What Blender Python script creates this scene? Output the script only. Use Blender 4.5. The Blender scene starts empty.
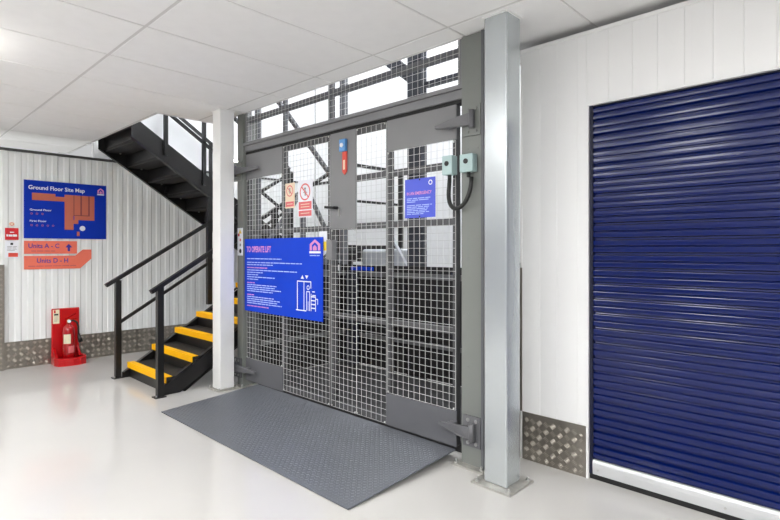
import bpy, bmesh, math, random
from mathutils import Vector, Matrix
random.seed(7)
S = bpy.context.scene
COL = S.collection

# ------------------------------------------------------------------ camera
cam_d = bpy.data.cameras.new('camera')
cam = bpy.data.objects.new('camera', cam_d)
COL.objects.link(cam)
cam.location = (0, 0, 1.35)
cam.rotation_euler = (math.radians(90), 0, math.radians(-46))
cam_d.lens = 24
cam_d.sensor_width = 36
cam_d.shift_y = -10 / 780
cam_d.clip_start = 0.05
S.camera = cam

# ------------------------------------------------------------------ world and exposure
W = bpy.data.worlds.new('world')
S.world = W
W.use_nodes = True
W.node_tree.nodes['Background'].inputs[0].default_value = (0.98, 0.99, 1.0, 1)
W.node_tree.nodes['Background'].inputs[1].default_value = 0.42
S.view_settings.view_transform = 'Standard'
S.view_settings.look = 'None'
S.view_settings.gamma = 1
S.view_settings.use_curve_mapping = False
S.view_settings.exposure = 0.40
FILL_PANEL_EMIT = 16.0       # added fill panels in the ceiling, out of view
FILL_UPPER_EMIT = 19.0      # battens added overhead to brighten the lift and stair voids
BULKHEAD_EMIT = 40.0
DOME_EMIT = 30.0


# ------------------------------------------------------------------ materials
def srgb(r, g, b):
    f = lambda c: (c / 255) / 12.92 if c / 255 <= 0.04045 else ((c / 255 + 0.055) / 1.055) ** 2.4
    return (f(r), f(g), f(b), 1)


MATS = {}


def mat(name, rgb, rough=0.5, metal=0.0, var=0.06, scale=6.0, bump=0.0, bscale=40.0, coat=0.0,
        spec=0.5, rvar=0.0, stretch=None, emit=0.0):
    m = bpy.data.materials.new(name)
    m.use_nodes = True
    nt = m.node_tree
    p = nt.nodes['Principled BSDF']
    tc = nt.nodes.new('ShaderNodeTexCoord')
    mp = nt.nodes.new('ShaderNodeMapping')
    nt.links.new(tc.outputs['Object'], mp.inputs[0])
    if stretch:
        mp.inputs['Scale'].default_value = stretch
    n = nt.nodes.new('ShaderNodeTexNoise')
    n.inputs['Scale'].default_value = scale
    n.inputs['Detail'].default_value = 5
    nt.links.new(mp.outputs[0], n.inputs['Vector'])
    cr = nt.nodes.new('ShaderNodeValToRGB')
    c = srgb(*rgb)
    cr.color_ramp.elements[0].position = 0.3
    cr.color_ramp.elements[1].position = 0.7
    cr.color_ramp.elements[0].color = [max(0, q * (1 - var)) for q in c[:3]] + [1]
    cr.color_ramp.elements[1].color = [min(1, q * (1 + var)) for q in c[:3]] + [1]
    nt.links.new(n.outputs['Fac'], cr.inputs[0])
    nt.links.new(cr.outputs[0], p.inputs['Base Color'])
    p.inputs['Roughness'].default_value = rough
    p.inputs['Metallic'].default_value = metal
    p.inputs['Specular IOR Level'].default_value = spec
    p.inputs['Coat Weight'].default_value = coat
    if rvar:
        mr = nt.nodes.new('ShaderNodeMapRange')
        mr.inputs['To Min'].default_value = max(0.02, rough - rvar)
        mr.inputs['To Max'].default_value = rough + rvar
        nt.links.new(n.outputs['Fac'], mr.inputs['Value'])
        nt.links.new(mr.outputs[0], p.inputs['Roughness'])
    if bump:
        n2 = nt.nodes.new('ShaderNodeTexNoise')
        n2.inputs['Scale'].default_value = bscale
        n2.inputs['Detail'].default_value = 4
        nt.links.new(mp.outputs[0], n2.inputs['Vector'])
        b = nt.nodes.new('ShaderNodeBump')
        b.inputs['Strength'].default_value = bump
        b.inputs['Distance'].default_value = 0.01
        nt.links.new(n2.outputs['Fac'], b.inputs['Height'])
        nt.links.new(b.outputs[0], p.inputs['Normal'])
    if emit:
        p.inputs['Emission Color'].default_value = c
        p.inputs['Emission Strength'].default_value = emit
    MATS[name] = m
    return m


mat('floor_epoxy', (197, 195, 191), 0.11, var=0.025, scale=1.3, rvar=0.03, bump=0.015, bscale=3, spec=0.4)
mat('ceiling_tile', (242, 241, 240), 0.9, var=0.015, scale=9, bump=0.05, bscale=220)
mat('tee_white', (212, 210, 208), 0.5, var=0.02)
mat('cladding_white', (240, 240, 239), 0.42, var=0.008, scale=1.5, spec=0.45)
mat('cladding_grey', (236, 238, 237), 0.42, var=0.008, scale=1.5, spec=0.45)
mat('plaster_white', (242, 243, 244), 0.7, var=0.015)
mat('rail_grey', (72, 72, 72), 0.5, var=0.05)
mat('dark_gap', (40, 39, 38), 0.8)
mat('white_paint', (240, 240, 238), 0.38, var=0.015)
mat('galvanised', (206, 212, 214), 0.26, metal=0.72, var=0.02, scale=5, spec=0.5)
mat('galv_plate', (182, 180, 174), 0.45, metal=0.5, var=0.12, scale=24)
mat('tread_plate', (150, 144, 136), 0.36, metal=0.85, var=0.1, scale=10, rvar=0.06)
mat('tread_bar', (178, 171, 160), 0.38, metal=0.85, var=0.06, scale=14)
mat('door_blue', (1, 21, 84), 0.18, var=0.03, scale=3, spec=0.5)
mat('shade_navy', (8, 14, 44), 0.5, var=0.05)  # dark navy standing for shade along the curtain's edges
mat('bottom_rail', (204, 205, 206), 0.3, metal=0.1, var=0.03)
mat('rubber_black', (24, 24, 24), 0.7, var=0.1)
mat('lift_grey', (128, 128, 130), 0.45, var=0.035, scale=5)
mat('lift_dark', (100, 101, 105), 0.45, var=0.04, scale=5)
mat('gate_bar', (80, 80, 82), 0.45, var=0.04, scale=5)
mat('column_grey', (125, 128, 124), 0.42, var=0.03, scale=4)
mat('wire_grey', (214, 215, 213), 0.4, metal=0.15, var=0.04)
mat('navy_steel', (44, 48, 58), 0.45, var=0.06)
mat('car_black', (20, 19, 18), 0.6, var=0.1)
mat('platform_dark', (46, 46, 48), 0.5, var=0.08)
mat('car_grey', (104, 104, 104), 0.45, var=0.05)
mat('car_pale', (186, 190, 196), 0.4, var=0.03)
mat('ramp_grey', (98, 101, 107), 0.42, var=0.07, scale=3.0, rvar=0.06, bump=0.03, bscale=60)
mat('ramp_bar', (106, 109, 115), 0.38, var=0.05)
mat('stair_black', (21, 20, 20), 0.38, var=0.12, scale=5)
mat('tread_black', (34, 32, 31), 0.7, var=0.16, scale=30)
mat('nosing_yellow', (255, 188, 0), 0.55, var=0.04, scale=20, spec=0.2)
mat('stand_red', (196, 4, 16), 0.3, var=0.05, scale=6, coat=0.3)
mat('ext_red', (168, 8, 16), 0.22, var=0.04, coat=0.5)
mat('brass', (190, 160, 96), 0.3, metal=0.9)
mat('bolt_steel', (196, 196, 194), 0.3, metal=0.8, var=0.05)
mat('hinge_grey', (104, 104, 107), 0.42, var=0.05)
mat('switch_cyan', (176, 200, 199), 0.4, var=0.03)
mat('cable_black', (34, 35, 34), 0.45, var=0.1)
mat('print_blue', (12, 66, 208), 0.5, var=0.015, spec=0.2)
mat('map_blue', (2, 50, 176), 0.5, var=0.02, spec=0.2)
mat('notice_blue', (76, 92, 214), 0.42, var=0.02)
mat('print_coral', (236, 116, 92), 0.5, var=0.02)
mat('map_coral', (200, 108, 84), 0.5, var=0.02)
mat('map_coral_dark', (136, 66, 66), 0.5, var=0.02)
mat('print_faint', (200, 96, 92), 0.5, var=0.01)
mat('print_pink', (226, 148, 204), 0.5, var=0.01)
mat('print_white', (240, 242, 248), 0.5, var=0.01)
mat('print_pale', (176, 196, 246), 0.5, var=0.01)
mat('print_navy', (52, 44, 150), 0.5, var=0.01)
mat('print_red', (214, 30, 40), 0.45, var=0.02)
mat('print_salmon', (226, 112, 116), 0.5, var=0.02)
mat('print_cream', (244, 222, 194), 0.5, var=0.02)
mat('print_card', (238, 228, 196), 0.5, var=0.03)
mat('print_yellow', (246, 214, 60), 0.5, var=0.02)
mat('print_black', (26, 26, 28), 0.5, var=0.02)
mat('print_grey', (150, 150, 150), 0.5, var=0.02)
mat('switch_blue', (92, 152, 212), 0.35, var=0.03)
mat('tag_red', (220, 76, 60), 0.4, var=0.03)
mat('fill_panel', (253, 253, 253), 0.5, var=0.0, emit=FILL_PANEL_EMIT)
mat('fill_upper', (250, 252, 255), 0.5, var=0.0, emit=FILL_UPPER_EMIT)
mat('led_dome', (255, 252, 246), 0.5, var=0.0, emit=DOME_EMIT)
mat('led_bulkhead', (255, 253, 248), 0.5, var=0.0, emit=BULKHEAD_EMIT)

# ------------------------------------------------------------------ object helpers
WORLD = {}


def link(name, mesh, loc, parent=None):
    o = bpy.data.objects.new(name, mesh)
    COL.objects.link(o)
    loc = Vector(loc)
    if parent is not None:
        o.parent = parent
        o.location = loc - WORLD[parent]
    else:
        o.location = loc
    WORLD[o] = loc
    return o


def tag(o, label=None, cat=None, group=None, kind=None):
    if label: o['label'] = label
    if cat: o['category'] = cat
    if group: o['group'] = group
    if kind: o['kind'] = kind
    return o


def thing(name, loc, label=None, cat=None, group=None, kind=None):
    o = link(name, None, loc)
    o.empty_display_size = 0.1
    return tag(o, label, cat, group, kind)


class G:
    """collects shapes in world coordinates, then becomes one mesh object"""

    def __init__(s):
        s.bm = bmesh.new()

    def box(s, x0, x1, y0, y1, z0, z1, bev=0.0):
        vs = [s.bm.verts.new((x, y, z)) for x in (x0, x1) for y in (y0, y1) for z in (z0, z1)]
        fs = [(0, 1, 3, 2), (4, 6, 7, 5), (0, 4, 5, 1), (2, 3, 7, 6), (0, 2, 6, 4), (1, 5, 7, 3)]
        faces = [s.bm.faces.new([vs[i] for i in f]) for f in fs]
        if bev:
            es = list({e for f in faces for e in f.edges})
            bmesh.ops.bevel(s.bm, geom=es, offset=bev, segments=2, profile=0.5, affect='EDGES')
        return s

    def prism(s, pts, vec):
        """polygon pts (3-D) extruded along vec"""
        vec = Vector(vec)
        a = [s.bm.verts.new(p) for p in pts]
        b = [s.bm.verts.new(Vector(p) + vec) for p in pts]
        n = len(a)
        s.bm.faces.new(a[::-1])
        s.bm.faces.new(b)
        for i in range(n):
            s.bm.faces.new((a[i], a[(i + 1) % n], b[(i + 1) % n], b[i]))
        return s

    def beam(s, p, q, w, h, up=(0, 0, 1)):
        """rectangular bar from p to q; h along up, w sideways"""
        p, q, up = Vector(p), Vector(q), Vector(up)
        d = (q - p).normalized()
        side = d.cross(up).normalized()
        u = side.cross(d).normalized()
        pts = [p + side * a * w / 2 + u * b * h / 2 for a, b in ((-1, -1), (1, -1), (1, 1), (-1, 1))]
        return s.prism(pts, q - p)

    def cyl(s, p, q, r, n=12, r2=None, caps=True):
        p, q = Vector(p), Vector(q)
        r2 = r if r2 is None else r2
        d = (q - p).normalized()
        t = Vector((0, 0, 1)) if abs(d.z) < 0.9 else Vector((1, 0, 0))
        a = d.cross(t).normalized()
        b = d.cross(a)
        A = [s.bm.verts.new(p + (a * math.cos(2 * math.pi * (i + .5) / n) + b * math.sin(2 * math.pi * (i + .5) / n)) * r) for i in range(n)]
        B = [s.bm.verts.new(q + (a * math.cos(2 * math.pi * (i + .5) / n) + b * math.sin(2 * math.pi * (i + .5) / n)) * r2) for i in range(n)]
        for i in range(n):
            f = s.bm.faces.new((A[i], A[(i + 1) % n], B[(i + 1) % n], B[i]))
            f.smooth = n > 6
        if caps:
            s.bm.faces.new(A[::-1])
            s.bm.faces.new(B)
        return s

    def lathe(s, c, prof, n=24):
        """prof: list of (r, z) around the vertical through c"""
        c = Vector(c)
        rings = []
        for r, z in prof:
            rings.append([s.bm.verts.new(c + Vector((r * math.cos(2 * math.pi * i / n), r * math.sin(2 * math.pi * i / n), z))) for i in range(n)])
        for a, b in zip(rings, rings[1:]):
            for i in range(n):
                f = s.bm.faces.new((a[i], a[(i + 1) % n], b[(i + 1) % n], b[i]))
                f.smooth = True
        s.bm.faces.new(rings[0][::-1])
        s.bm.faces.new(rings[-1])
        return s

    def tube(s, pts, r, n=10):
        pts = [Vector(p) for p in pts]
        rings = []
        ref = None
        for i, p in enumerate(pts):
            d = (pts[min(i + 1, len(pts) - 1)] - pts[max(i - 1, 0)]).normalized()
            if ref is None:
                t = Vector((0, 0, 1)) if abs(d.z) < 0.9 else Vector((1, 0, 0))
                ref = d.cross(t).normalized()
            a = (ref - d * ref.dot(d)).normalized()
            ref = a
            b = d.cross(a)
            rings.append([s.bm.verts.new(p + (a * math.cos(2 * math.pi * k / n) + b * math.sin(2 * math.pi * k / n)) * r) for k in range(n)])
        for a, b in zip(rings, rings[1:]):
            for i in range(n):
                f = s.bm.faces.new((a[i], a[(i + 1) % n], b[(i + 1) % n], b[i]))
                f.smooth = True
        s.bm.faces.new(rings[0][::-1])
        s.bm.faces.new(rings[-1])
        return s

    def mesh(s, name, m, origin):
        bmesh.ops.recalc_face_normals(s.bm, faces=s.bm.faces[:])
        me = bpy.data.meshes.new(name)
        o = Vector(origin)
        for v in s.bm.verts:
            v.co -= o
        s.bm.to_mesh(me)
        s.bm.free()
        me.materials.append(MATS[m])
        return me

    def build(s, name, m, parent=None):
        xs = [v.co for v in s.bm.verts]
        lo = [min(v[i] for v in xs) for i in range(3)]
        hi = [max(v[i] for v in xs) for i in range(3)]
        org = ((lo[0] + hi[0]) / 2, (lo[1] + hi[1]) / 2, lo[2])
        return link(name, s.mesh(name, m, org), org, parent)


def one(name, m, parent, *a, **k):
    return G().box(*a, **k).build(name, m, parent)


class Face:
    """a flat printed face: origin at lower left, u to the right, v up, n towards the viewer"""

    def __init__(s, o, u, n):
        s.o, s.u, s.n, s.v = Vector(o), Vector(u), Vector(n), Vector((0, 0, 1))

    def p(s, a, b, d=0.0):
        return s.o + s.u * a + s.v * b + s.n * d

    def poly(s, pts, lift, name, m, parent, t=0.0006):
        return G().prism([s.p(a, b, lift) for a, b in pts], s.n * t).build(name, m, parent)

    def rect(s, a0, b0, a1, b1, lift, name, m, parent, t=0.0006):
        return s.poly([(a0, b0), (a1, b0), (a1, b1), (a0, b1)], lift, name, m, parent, t)

    def rects(s, lst, lift, name, m, parent, t=0.0006):
        g = G()
        for a0, b0, a1, b1 in lst:
            g.prism([s.p(a0, b0, lift), s.p(a1, b0, lift), s.p(a1, b1, lift), s.p(a0, b1, lift)], s.n * t)
        o = g.build(name, m, parent)
        if name == 'small_print':
            o['kind'] = 'stuff'
        return o

    def ring(s, a, b, r, w, lift, name, m, parent, slash=False, n=28):
        g = G()
        for i in range(n):
            t0, t1 = 2 * math.pi * i / n, 2 * math.pi * (i + 1) / n
            q = [(a + k * math.cos(t), b + k * math.sin(t)) for k, t in ((r - w, t0), (r, t0), (r, t1), (r - w, t1))]
            g.prism([s.p(x, y, lift) for x, y in q], s.n * 0.0006)
        if slash:
            c = math.cos(math.pi / 4)
            k = r - w / 2
            q = [(a - k * c - w * .35, b + k * c - w * .35), (a - k * c + w * .35, b + k * c + w * .35),
                 (a + k * c + w * .35, b - k * c + w * .35), (a + k * c - w * .35, b - k * c - w * .35)]
            g.prism([s.p(x, y, lift) for x, y in q], s.n * 0.0006)
        return g.build(name, m, parent)

    def disc(s, a, b, r, lift, name, m, parent, n=24):
        return s.poly([(a + r * math.cos(2 * math.pi * i / n), b + r * math.sin(2 * math.pi * i / n)) for i in range(n)], lift, name, m, parent)

    def text(s, txt, a, b, height, lift, name, m, parent, width=None, bold=0.0, shear=0.0):
        cu = bpy.data.curves.new('lettering', 'FONT')
        cu.body = txt
        cu.size = 1.0
        cu.offset = bold
        cu.shear = shear
        cu.resolution_u = 3
        to = bpy.data.objects.new('lettering', cu)
        COL.objects.link(to)
        dg = bpy.context.evaluated_depsgraph_get()
        me = bpy.data.meshes.new_from_object(to.evaluated_get(dg))
        bpy.data.objects.remove(to)
        bpy.data.curves.remove(cu)
        xs = [v.co.x for v in me.vertices]
        ys = [v.co.y for v in me.vertices]
        cap = 0.73
        sy = height / cap
        sx = sy if width is None else width / (max(xs) - min(xs))
        x0 = min(xs)
        org = s.p(a, b, lift)
        for v in me.vertices:
            v.co = s.u * ((v.co.x - x0) * sx) + s.v * (v.co.y * sy)
        me.name = name
        me.materials.clear()
        me.materials.append(MATS[m])
        return link(name, me, org, parent)


def text_lines(a, rows, hgt, rnd=None):
    """bars in word lengths for print too small to read; rows: (b, a_end)"""
    R = random.Random(rnd)
    out = []
    for b, e in rows:
        x = a
        while x < e - 0.004:
            w = min(R.uniform(0.035, 0.09), e - x)
            out.append((x, b, x + w, b + hgt))
            x += w + 0.008
    return out


def tread_bars(F, a0, b0, a1, b1, pitch, n, length, width, h, name, m, parent, skip=None):
    """raised bars of a tread plate, groups of n bars alternating in direction"""
    g = G()
    c = math.sqrt(0.5)
    i = 0
    b = b0 + pitch * 0.5
    while b < b1:
        j = 0
        a = a0 + pitch * 0.5
        while a < a1:
            sgn = 1 if (i + j) % 2 == 0 else -1
            d = (c, c * sgn)
            q = (-c * sgn, c)
            for k in range(n):
                off = (k - (n - 1) / 2) * (length / max(n, 1)) if n > 1 else 0
                ca, cb = a + q[0] * off, b + q[1] * off
                if a0 + length * .5 < ca < a1 - length * .5 and b0 + length * .5 < cb < b1 - length * .5:
                    L, w = length / 2, width / 2
                    base = [(ca - d[0] * L, cb - d[1] * L), (ca + q[0] * w, cb + q[1] * w), (ca + d[0] * L, cb + d[1] * L), (ca - q[0] * w, cb - q[1] * w)]
                    bv = [g.bm.verts.new(F(x, y, 0)) for x, y in base]
                    t0 = g.bm.verts.new(F(ca - d[0] * L * .6, cb - d[1] * L * .6, h))
                    t1 = g.bm.verts.new(F(ca + d[0] * L * .6, cb + d[1] * L * .6, h))
                    g.bm.faces.new((bv[0], bv[1], t0)); g.bm.faces.new((bv[1], t1, t0)); g.bm.faces.new((bv[1], bv[2], t1))
                    g.bm.faces.new((bv[2], bv[3], t1)); g.bm.faces.new((bv[3], t0, t1)); g.bm.faces.new((bv[3], bv[0], t0))
            a += pitch
            j += 1
        b += pitch
        i += 1
    o = g.build(name, m, parent)
    o['kind'] = 'stuff'
    return o


def wire_mesh(y0, y1, z0, z1, x, parent, pitch=0.05, r=0.0017, name='wire_mesh'):
    g = G()
    ny = max(1, round((y1 - y0) / pitch))
    nz = max(1, round((z1 - z0) / pitch))
    for i in range(ny + 1):
        y = y0 + (y1 - y0) * i / ny
        g.cyl((x, y, z0), (x, y, z1), r, 4, caps=False)
    for i in range(nz + 1):
        z = z0 + (z1 - z0) * i / nz
        g.cyl((x - r * 1.2, y0, z), (x - r * 1.2, y1, z), r, 4, caps=False)
    o = g.build(name, 'wire_grey', parent)
    o['kind'] = 'stuff'
    return o


# ================================================================== THE SETTING
# floor
f = one('floor', 'floor_epoxy', None, -6, 9, -6, 9.5, -0.15, 0)
tag(f, 'glossy pale grey epoxy floor', 'floor', kind='structure')

# suspended ceiling: tiles and tees
CZ = 2.70
ceil = thing('ceiling', (1, 2, CZ), 'white suspended ceiling of rectangular tiles in a tee grid', 'ceiling', kind='structure')
TX, TY = 1.28, 0.652
X_LINES = [-0.045 + TX * k for k in range(-5, 5)]
Y_LINES = [1.94 + TY * k for k in range(-12, 11)]


def ceiling_rects(x0, x1, y0, y1):
    """tile area clipped to the ceiling outline (opening for lift and stairs)"""
    out = []
    if y1 <= 1.95:
        lim = 3.9
    elif y1 <= 5.21:
        lim = 2.70
    else:
        lim = 2.09
    if x0 < lim - 0.03:
        out.append((x0, min(x1, lim), y0, y1))
    return out


tile_cache = {}
FILL_IDX = {(4, 9), (4, 11), (4, 13), (2, 6), (4, 5), (2, 13), (1, 10), (3, 3), (1, 4), (5, 3), (4, 17), (5, 7), (4, 21), (3, 21), (5, 21)}  # grid cells that get an added fill panel
fill_spots = []
for i in range(len(X_LINES) - 1):
    for j in range(len(Y_LINES) - 1):
        for (a, b, c, d) in ceiling_rects(X_LINES[i], X_LINES[i + 1], Y_LINES[j], Y_LINES[j + 1]):
            d = min(d, 8.3)
            if c >= d:
                continue
            if (i, j) in FILL_IDX:
                fill_spots.append((a, b, c, d))
                continue
            key = (round(b - a, 3), round(d - c, 3))
            if key not in tile_cache:
                g = G()
                hx, hy = key[0] / 2 - 0.010, key[1] / 2 - 0.0065
                g.box(-hx, hx, -hy, hy, 0.0, 0.016, bev=0.003)
                tile_cache[key] = g.mesh('ceiling_tile', 'ceiling_tile', (0, 0, 0))
            link('ceiling_tile', tile_cache[key], ((a + b) / 2, (c + d) / 2, CZ), ceil)
for x in X_LINES:
    if x < 2.0:
        one('tee_rail', 'tee_white', ceil, x - 0.012, x + 0.012, -5.8, 8.3, CZ + 0.003, CZ + 0.03)
    elif x < 2.6:
        one('tee_rail', 'tee_white', ceil, x - 0.012, x + 0.012, -5.8, 5.2, CZ + 0.003, CZ + 0.03)
    else:
        one('tee_rail', 'tee_white', ceil, x - 0.012, x + 0.012, -5.8, 1.94, CZ + 0.003, CZ + 0.03)
for y in Y_LINES:
    if y > 8.2: continue
    lim = 3.9 if y <= 1.95 else (2.70 if y < 5.1 else 2.09)
    one('tee_rail', 'tee_white', ceil, -6, lim, y - 0.01, y + 0.01, CZ + 0.005, CZ + 0.028)
one('edge_trim', 'tee_white', ceil, 2.688, 2.704, 1.955, 5.2, CZ - 0.004, CZ + 0.03)
one('edge_trim', 'tee_white', ceil, 2.705, 3.9, 1.935, 1.954, CZ - 0.004, CZ + 0.03)
one('edge_trim', 'tee_white', ceil, 2.075, 2.10, 5.2, 8.3, CZ - 0.004, CZ + 0.03)
one('edge_trim', 'tee_white', ceil, 2.10, 2.70, 5.201, 5.215, CZ - 0.004, CZ + 0.03)

# storey above: floor slab with openings, roof, outer walls
g = G()
g.box(-6, 2.08, -6, 9.4, 2.76, 2.95)
g.box(2.08, 2.67, -6, 5.2, 2.76, 2.95)
g.box(2.67, 4.4, -6, 1.76, 2.76, 2.95)
tag(g.build('floor_upper', 'plaster_white'), 'slab of the storey above the ceiling', 'floor', kind='structure')
tag(one('ceiling_upper', 'plaster_white', None, -6, 7, -2, 9.4, 5.4, 5.5), 'white ceiling of the storey above', 'ceiling', kind='structure')
tag(one('wall_back', 'plaster_white', None, 5.6, 5.7, 1.60, 7.2, 0, 5.4), 'white wall behind the goods lift', 'wall', kind='structure')
tag(one('wall_shaft', 'plaster_white', None, 3.16, 5.6, 1.60, 1.73, 0, 5.4), 'white wall on the far side of the lift shaft', 'wall', kind='structure')


# right wall: clad sheets around the roller door
def clad_x(x, ys, z0, z1, parent, m='cladding_white', gd=0.0028, gw=0.0022):
    """sheet facing -x; ys: list of rib positions from low to high y, grooves at each; thickness behind"""
    prof = []
    for k in range(len(ys) - 1):
        a, b = ys[k], ys[k + 1]
        prof += [(x + gd, a), (x, a + gw), (x, b - gw)]
    prof.append((x + gd, ys[-1]))
    pts = [(px, py, z0) for px, py in prof] + [(x + 0.03, ys[-1], z0), (x + 0.03, ys[0], z0)]
    return G().prism(pts, (0, 0, z1 - z0)).build('cladding_panel', m, parent)


WX = 3.03
wr = thing('wall_right', (WX, 0.5, 0), 'white ribbed metal cladding wall around the blue roller door', 'wall', kind='structure')
TOPZ = 2.648
clad_x(WX, [1.304, 1.357, 1.491, 1.605, 1.735], 0.0, TOPZ - 0.022, wr)
hs = [1.304 - 0.1305 * k for k in range(0, 25)]
for k in range(0, 24, 4):
    clad_x(WX, sorted(hs[k:k + 5]), 2.206, TOPZ - 0.022, wr)
one('top_trim', 'cladding_white', wr, WX - 0.006, WX + 0.03, -1.85, 1.74, TOPZ - 0.022, TOPZ)
one('core', 'dark_gap', wr, WX + 0.031, WX + 0.12, 1.30, 1.735, 0, TOPZ)
one('core', 'dark_gap', wr, WX + 0.035, WX + 0.12, -1.85, 1.295, 2.30, TOPZ)
one('door_jamb', 'white_paint', wr, WX - 0.008, WX + 0.07, 1.292, 1.304, 0, 2.212)
one('door_head', 'white_paint', wr, WX - 0.006, WX + 0.07, -1.85, 1.292, 2.203, 2.212)
one('corner_trim', 'white_paint', wr, WX - 0.004, WX + 0.12, 1.731, 1.741, 0, TOPZ)

# roller door
DX = 3.044
d1 = thing('door_1', (DX, 0, 0), 'dark blue ribbed roller shutter door with white bottom rail', 'door', kind='structure')
Z0, Z1, N = 0.112, 2.196, 24
P = (Z1 - Z0) / N
prof = []
# one slat seen from the side: rounded crown, small central groove, deep joint
for t, dx in [(0.0, 0.017), (0.045, 0.016), (0.085, 0.008), (0.12, 0.0012), (0.17, 0.0003), (0.28, 0.0), (0.40, 0.0003), (0.44, 0.0012), (0.465, 0.006), (0.49, 0.010),
              (0.52, 0.010), (0.545, 0.006), (0.57, 0.0012), (0.61, 0.0003), (0.72, 0.0), (0.85, 0.0003), (0.89, 0.0012), (0.925, 0.008), (0.96, 0.016), (1.0, 0.017)]:
    prof.append((dx, t * P))
g = G()
pts = [(a, -1.55, b) for a, b in prof] + [(0.02, -1.55, P), (0.02, -1.55, 0)]
g.prism(pts, (0, 2.82, 0))
sl = g.mesh('slat', 'door_blue', (0, 0, 0))
for k in range(N):
    link('slat', sl, (DX, 0, Z0 + k * P), d1)
g = G()
g.prism([(DX - 0.006, -1.55, 0.03), (DX - 0.012, -1.55, 0.075), (DX - 0.012, -1.55, 0.098), (DX - 0.004, -1.55, 0.113), (DX + 0.02, -1.55, 0.113), (DX + 0.02, -1.55, 0.03)], (0, 2.82, 0))
g.build('bottom_rail', 'bottom_rail', d1)
one('rubber_seal', 'rubber_black', d1, DX - 0.004, DX + 0.018, -1.55, 1.29, 0.0, 0.03)
g = G()
for y in (1.24, 0.6, 0.05, -0.5):
    g.cyl((DX - 0.0145, y, 0.058), (DX - 0.008, y, 0.058), 0.006, 10)
    g.build('rivet', 'bolt_steel', d1)
    g = G()
g.bm.free()
one('side_guide', 'shade_navy', d1, DX - 0.006, DX + 0.03, 1.272, 1.2915, 0.03, 2.2025)  # guide channel, coloured dark for the shade where the curtain enters
one('head_shade_strip', 'shade_navy', d1, DX + 0.006, DX + 0.02, -1.55, 1.271, 2.1965, 2.2025)  # dark strip painted in for the shadow gap under the door head
one('door_back', 'dark_gap', d1, DX + 0.03, DX + 0.05, -1.85, 1.30, 0, 2.3)

# kick plate right of the post and corner guard
k1 = thing('baseboard_right', (WX, 1.5, 0), 'aluminium tread plate kick panel beside the blue door', 'kick plate', kind='structure')
one('plate', 'tread_plate', k1, WX - 0.008, WX - 0.0045, 1.305, 1.725, 0.0, 0.305)
tread_bars(lambda a, b, d: (WX - 0.008 - d, 1.725 - a, b), 0.004, 0.0, 0.415, 0.305, 0.046, 4, 0.035, 0.0075, 0.0022, 'raised_bars', 'tread_bar', k1)
c1 = thing('trim_1', (WX, 1.74, 0), 'tread plate corner guard on the end of the right wall', 'corner guard', kind='structure')
one('plate', 'tread_plate', c1, WX - 0.009, WX + 0.10, 1.742, 1.746, 0.0, 1.235)
one('plate', 'tread_plate', c1, WX - 0.009, WX - 0.005, 1.728, 1.742, 0.306, 1.235)
tread_bars(lambda a, b, d: (WX + 0.09 - a, 1.746 + d, b), 0, 0, 0.09, 1.235, 0.05, 3, 0.03, 0.007, 0.002, 'raised_bars', 'tread_bar', c1)

# unseen storage units added behind the camera to darken the roller door's reflections
wo = thing('wall_unseen', (-6.1, 2, 0), 'unseen white wall with blue roller doors added for their reflections', 'wall', kind='structure')
one('header', 'cladding_white', wo, -6.15, -6.05, -6, 9.5, 2.25, 2.76)
for k in range(6):
    y = -5.6 + k * 2.5
    one('pier', 'cladding_white', wo, -6.15, -6.05, y - 0.2, y + 0.2, 0, 2.249)
    one('unit_door', 'door_blue', wo, -6.15, -6.09, y + 0.201, y + 2.299, 0, 2.249)
# left wall (site map wall)
LY = 7.20


def clad_y(y, x0, x1, z0, z1, parent, m='cladding_white', period=0.122, depth=0.007):
    n = round((x1 - x0) / period)
    prof = []
    for k in range(n):
        a = x0 + k * period
        prof += [(a, y + depth), (a + 0.048, y + depth), (a + 0.062, y), (a + 0.108, y)]
    prof.append((x0 + n * period, y + depth))
    pts = [(px, py, z0) for px, py in prof] + [(x0 + n * period, y + 0.04, z0), (x0, y + 0.04, z0)]
    return G().prism(pts, (0, 0, z1 - z0)).build('cladding_panel', m, parent)


wl = thing('wall_left', (2, LY, 0), 'white corrugated metal wall with the site map', 'wall', kind='structure')
for k in range(6):
    a = -1.2 + k * 0.122 * 9
    clad_y(LY, a, a + 0.122 * 9, 0, 2.475, wl, 'cladding_grey')
one('top_rail', 'rail_grey', wl, -1.2, 5.4, LY - 0.015, LY + 0.05, 2.475, 2.505)
one('core', 'cladding_grey', wl, -1.2, 5.6, LY + 0.041, LY + 0.06, 0, 2.475)
tag(one('wall_upper', 'plaster_white', None, 2.12, 5.6, LY + 0.03, LY + 0.12, 2.506, 5.4), 'white upper wall of the stairwell', 'wall', kind='structure')
k2 = thing('baseboard_left', (2, LY, 0), 'aluminium tread plate kick panel along the corrugated wall', 'kick plate', kind='structure')
one('plate', 'tread_plate', k2, 1.19, 5.4, LY - 0.009, LY - 0.005, 0.0, 0.305)
tread_bars(lambda a, b, d: (1.2 + a, LY - 0.009 - d, b), 0, 0, 2.6, 0.305, 0.062, 4, 0.042, 0.009, 0.0025, 'raised_bars', 'tread_bar', k2)
c2 = thing('trim_2', (1.12, LY, 0), 'tread plate corner guard by the site map wall', 'corner guard', kind='structure')
one('plate', 'tread_plate', c2, 1.02, 1.19, LY - 0.05, LY - 0.045, 0.0, 1.185)
one('plate', 'tread_plate', c2, 1.186, 1.19, LY - 0.045, LY - 0.009, 0.0, 1.185)
one('core', 'white_paint', c2, 1.02, 1.184, LY - 0.044, LY - 0.002, 0.0, 1.18)
tread_bars(lambda a, b, d: (1.025 + a, LY - 0.05 - d, b), 0, 0, 0.16, 1.18, 0.055, 3, 0.034, 0.008, 0.002, 'raised_bars', 'tread_bar', c2)

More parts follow.
